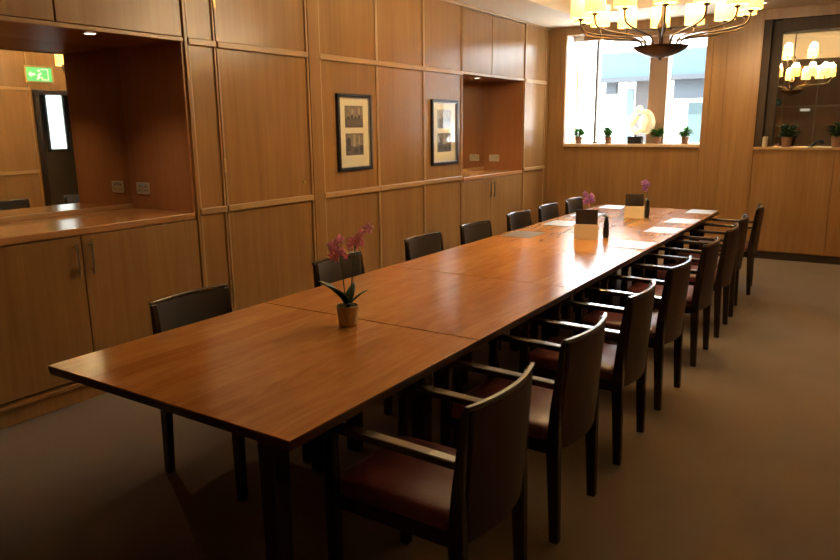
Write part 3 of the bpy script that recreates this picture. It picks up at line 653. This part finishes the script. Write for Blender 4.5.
# small pot plants on the sill
def tuft(loc, label, s=1.0, group='pot plants on the window sill', leafm=LEAFB, name='potted_plant', spread=1.0):
    t = thing(name, loc, label, 'potted plant', group)
    MB().lathe([(.028*s, 0), (.036*s, .06*s), (.038*s, .066*s), (.034*s, .066*s), (.033*s, .05*s)], 18).build('pot', POTB, t, smooth=True)
    mb = MB()
    for k_ in range(90):
        az = random.uniform(0, 2*PI); rr = random.uniform(0, .035)*s*spread; leafblade(mb, (rr*math.cos(az), rr*math.sin(az), random.uniform(.065, .125)*s), az+random.uniform(-.6, .6), random.uniform(.025, .05)*s*spread, .013*s, random.uniform(-.2, 1.4), .2, 3)
    solid(mb.build('foliage', leafm, t, smooth=True, bevel=None), .001)
    st = MB()
    for k_ in range(4): st.tube([(0, 0, .05*s), (.02*math.cos(k_*1.6)*s, .02*math.sin(k_*1.6)*s, .11*s)], .002*s, 5)
    st.build('stem', STEM, t)
SY = YF+.13
for x, lab in ((-.955, 'small leafy pot plant at the pier end of the window sill'), (-.545, 'small leafy pot plant between the thin glazing bar and the sculpture'), (.10, 'small leafy pot plant just beside the stone sculpture, in front of the wide mullion'), (.44, 'small leafy pot plant at the column end of the window sill')):
    tuft((x, SY+.03, WZ0), lab, 1.3+random.uniform(0, .12), spread=1.3)
# sculpture
sc_ = thing('sculpture', (-.175, SY+.0, WZ0), 'rounded cream stone sculpture on a black base on the window sill', 'sculpture')
MB().box((-.09, -.05, 0), (.09, .05, .095)).build('base', BLACK, sc_, bevel=.004)
MB().tube([(0, 0, .09), (0, 0, .125)], .008, 8).build('pin', BLACK, sc_)
b = MB()
def torus(mb, c, R0, r0, sx=1, sz=1, tilt=0, a0=0, a1=2*PI, n=20):
    pts = []
    for k_ in range(n+1):
        a = a0+(a1-a0)*k_/n; x, z = R0*math.cos(a)*sx, R0*math.sin(a)*sz
        pts.append((c[0]+x*math.cos(tilt)-z*math.sin(tilt), c[1]+.01*math.sin(2*a), c[2]+x*math.sin(tilt)+z*math.cos(tilt)))
    mb.tube(pts, [r0*(.6+.5*math.sin(PI*k_/n)) for k_ in range(n+1)], 10)
b.sphere((.035, 0, .405), .046, (1, .95, 1.12)); b.sphere((-.022, -.01, .345), .036, (.9, .9, 1.1))
b.sphere((.125, .03, .245), .105, (1.0, .35, 1.28)); torus(b, (.10, .0, .265), .085, .036, 1, 1.35, 0, -2.0, 1.9)
torus(b, (-.005, -.01, .245), .05, .030, 1, 2.1, .1, 1.3, 4.9); b.tube([(-.05, -.03, .21), (-.01, -.05, .25), (.04, -.04, .33)], [.020, .024, .018], 8)
b.tube([(-.03, 0, .165), (.04, 0, .15), (.11, 0, .17)], [.028, .032, .03], 10); b.tube([(.01, 0, .105), (.02, 0, .15)], [.016, .03], 10)
so = b.build('figure', STONE, sc_, smooth=True, bevel=None); so.scale = (1.05, 1.05, 1.07)
rmsh = so.modifiers.new('merge', 'REMESH'); rmsh.mode = 'VOXEL'; rmsh.voxel_size = .005; rmsh.use_smooth_shade = True
smm = so.modifiers.new('soft', 'SMOOTH'); smm.iterations = 3

# ledge things before the niche mirror
for x, s, lab in ((1.60, 1.7, 'dark bushy pot plant on the mirror ledge near the column'), (2.11, 1.8, 'dark bushy pot plant on the mirror ledge at the frame edge of the photo')):
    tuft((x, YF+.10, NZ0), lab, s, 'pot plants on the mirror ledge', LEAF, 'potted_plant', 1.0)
cd = thing('candle', (1.375, YF+.06, NZ0), 'short ivory pillar candle on the mirror ledge beside the column', 'candle')
MB().lathe([(.03, 0), (.031, .005), (.031, .115), (.026, .12), (.01, .116)], 18).build('wax', plain('ivory_wax', (.42, .34, .22), .5), cd, smooth=True)
MB().tube([(0, 0, .112), (.001, 0, .13)], .002, 5).build('wick', BLACK, cd)
ho = MB(); ho.tube([(-.05, 0, .008), (-.01, 0, .05), (.03, 0, .07), (.055, 0, .055), (.06, 0, .03)], [.008, .009, .01, .009, .006], 8); ho.lathe([(.03, 0), (.03, .008), (.012, .012)], 14, (-.05, 0, 0))
o = ho.build('desk_ornament', BLACK, smooth=True); o.location = (1.90, YF+.08, NZ0); tag(o, 'small curved black ornament on the mirror ledge', 'ornament')

# ------------------------------------------------------------------ chandelier
CHX, CHY, CHZ = 1.15, 3.95, 2.062
ch = thing('chandelier', (CHX, CHY, CHZ), 'two-tier bronze chandelier with yellow drum shades above the table', 'chandelier')
MB().lathe([(.001, -.018), (.010, -.014), (.012, -.004), (.02, 0), (.06, .008), (.12, .030), (.165, .055), (.188, .073), (.19, .078), (.18, .078), (.12, .05), (.05, .03), (.02, .03)], 36).build('bowl', BRONZE, ch, smooth=True)
MB().lathe([(.014, .02), (.014, .16), (.03, .19), (.034, .22), (.02, .25), (.010, .28), (.010, .55), (.03, .58), (.03, .62), (.010, .65), (.009, ZT-CHZ-.04), (.05, ZT-CHZ-.03), (.06, ZT-CHZ-.001)], 20).build('stem', BRONZE, ch, smooth=True)
def lamp_arm(a, r_in, z_in, r_out, z_out, zc):
    c, s = math.cos(a), math.sin(a)
    prof = [(r_in, z_in), (r_in+.003, z_in+.045), (r_in+.035, z_in+.075), (r_in+.11, z_in+.088), (r_out-.16, z_in+.105), (r_out-.05, z_in+.125), (r_out-.012, z_in+.15), (r_out, z_in+.19), (r_out, zc)]
    # smooth the profile
    P = []
    for i in range(len(prof)-1):
        p0 = prof[max(i-1, 0)]; p1 = prof[i]; p2 = prof[i+1]; p3 = prof[min(i+2, len(prof)-1)]
        for t in (0, .25, .5, .75):
            P.append(tuple(.5*((2*p1[k]) + (-p0[k]+p2[k])*t + (2*p0[k]-5*p1[k]+4*p2[k]-p3[k])*t*t + (-p0[k]+3*p1[k]-3*p2[k]+p3[k])*t**3) for k in (0, 1)))
    P.append(prof[-1])
    arm = MB().tube([(r*c, r*s, z) for r, z in P], .0065, 8).build('arm', BRONZE, ch, smooth=True)
    x, y = r_out*c, r_out*s
    MB().lathe([(.006, zc-.01), (.020, zc), (.022, zc+.006), (.006, zc+.008)], 14, (x, y, 0)).build('cup', BRONZE, arm, smooth=True)
    MB().lathe([(.009, zc+.006), (.009, zc+.05)], 10, (x, y, 0)).build('candle_tube', CREAMB, arm)
    MB().sphere((x, y, zc+.085), .022, (1, 1, 1.4), 10, 7).build('bulb', BULB, arm, smooth=True)
    zz = zc+.012
    MB().lathe([(.072, zz), (.068, zz+.145), (.066, zz+.145), (.070, zz)], 24, (x, y, 0), cap=False).build('shade', SHADE, arm, smooth=True)
    ld = bpy.data.lights.new('bulb_lamp', 'POINT'); ld.energy = LAMP_W; ld.color = (1, .82, .54); ld.shadow_soft_size = .05
    lo = bpy.data.objects.new('bulb_lamp', ld); COL.objects.link(lo); lo.parent = ch; lo.location = (x, y, zc+.17)
for k_ in range(14): lamp_arm(2*PI*k_/14+math.radians(3.3), .13, .055, .565, .25, .268)
for k_ in range(5): lamp_arm(2*PI*k_/5+.5, .03, .36, .33, .55, .60)

# added downlights, no known fixtures there, put in to brighten the window wall
for x, lab in ((-.62, 'added fill downlight before the pier end of the window'), (.36, 'added fill downlight before the wide window mullion'), (1.30, 'added fill downlight before the column and mirror edge')):
    dl = thing('recessed_downlight', (x, 7.38, ZC), lab, 'downlight', 'added fill downlights at the window wall')  # added fixture; object name shared with the alcove downlights
    MB().lathe([(.034, -.001), (.048, -.001), (.048, -.006), (.034, -.006), (.034, -.001)], 24, cap=False).build('rim', PAPER, dl, smooth=True)
    MB().lathe([(.001, -.003), (.034, -.003), (.034, -.001), (.001, -.001)], 20).build('lens', LENS, dl)
    ld = bpy.data.lights.new('downlight_lamp', 'SPOT'); ld.energy = WASH_W; ld.color = (1, .72, .42); ld.spot_size = 2.3; ld.spot_blend = .9; ld.shadow_soft_size = .04
    lo = bpy.data.objects.new('downlight_lamp', ld); COL.objects.link(lo); lo.location = (0, 0, -.02); lo.parent = dl

# ------------------------------------------------------------------ signs on the hidden walls, seen in the mirrors
es = thing('exit_sign', (XR-.006, 4.22, 2.25), 'green illuminated exit sign in a gold frame above the open doorway', 'exit sign', rz=0)
f = lambda s, d, z: (-d, s, z)
fr = MB()
for a, b_ in (((-.2, 0, 0), (.2, .03, .022)), ((-.2, 0, .208), (.2, .03, .23)), ((-.2, 0, .022), (-.178, .03, .208)), ((.178, 0, .022), (.2, .03, .208))): fr.box(a, b_, f)
fr.build('frame', BRASS, es, bevel=.003)
MB().box((-.178, .0, .022), (.178, .02, .208), f).build('lit_panel', plain('exit_green', (.02, .4, .12), emit=(.22, .72, .22), es=.8), es)
pc = MB()
def pq(pts): pc.poly([f(s, .0215, z) for s, z in pts])
pq([(.03, .04), (.13, .04), (.13, .19), (.03, .19), (.03, .18), (.12, .18), (.12, .05), (.03, .05)])
pq([(-.02, .165), (.0, .185), (.02, .165), (.0, .145)]); pq([(-.03, .10), (.02, .14), (.04, .13), (-.01, .085)]); pq([(-.04, .05), (-.01, .095), (.01, .085), (-.02, .045)]); pq([(.0, .09), (.05, .07), (.045, .055), (-.005, .08)])
pq([(-.15, .115), (-.11, .155), (-.11, .13), (-.06, .13), (-.06, .10), (-.11, .10), (-.11, .075)])
pc.build('pictogram', plain('exit_white', (.8, .9, .8), emit=(.7, 1, .75), es=.8), es)
em = thing('emergency_light', (.76, YB, 1.9), 'white rectangular emergency light on the back wall, seen in the niche mirror', 'emergency light')
MB().box((-.12, 0, 0), (.12, .05, .075)).build('housing', plain('white_plastic', (.8, .8, .78), .4), em, bevel=.006)
MB().box((-.10, .05, .012), (.10, .062, .062)).build('diffuser', plain('frosted_diffuser', (.9, .9, .9), .3, emit=(1, .95, .85), es=.5), em, bevel=.004)
gs = thing('round_sign', (.10, YB, 2.14), 'round dark green sign with a pale star mark on the back wall', 'sign')
q = MB().lathe([(.10, 0), (.10, .02), (.001, .02)], 28).build('disc', plain('sign_green', (.01, .12, .07), .4), gs); q.rotation_euler = (-PI/2, 0, 0)
st = MB(); st.poly([(.06*(1 if k_ % 2 == 0 else .4)*math.sin(PI*k_/5), .022, .06*(1 if k_ % 2 == 0 else .4)*math.cos(PI*k_/5)) for k_ in range(10)])
st.build('star_mark', plain('sign_pale', (.15, .5, .35), .4), gs)
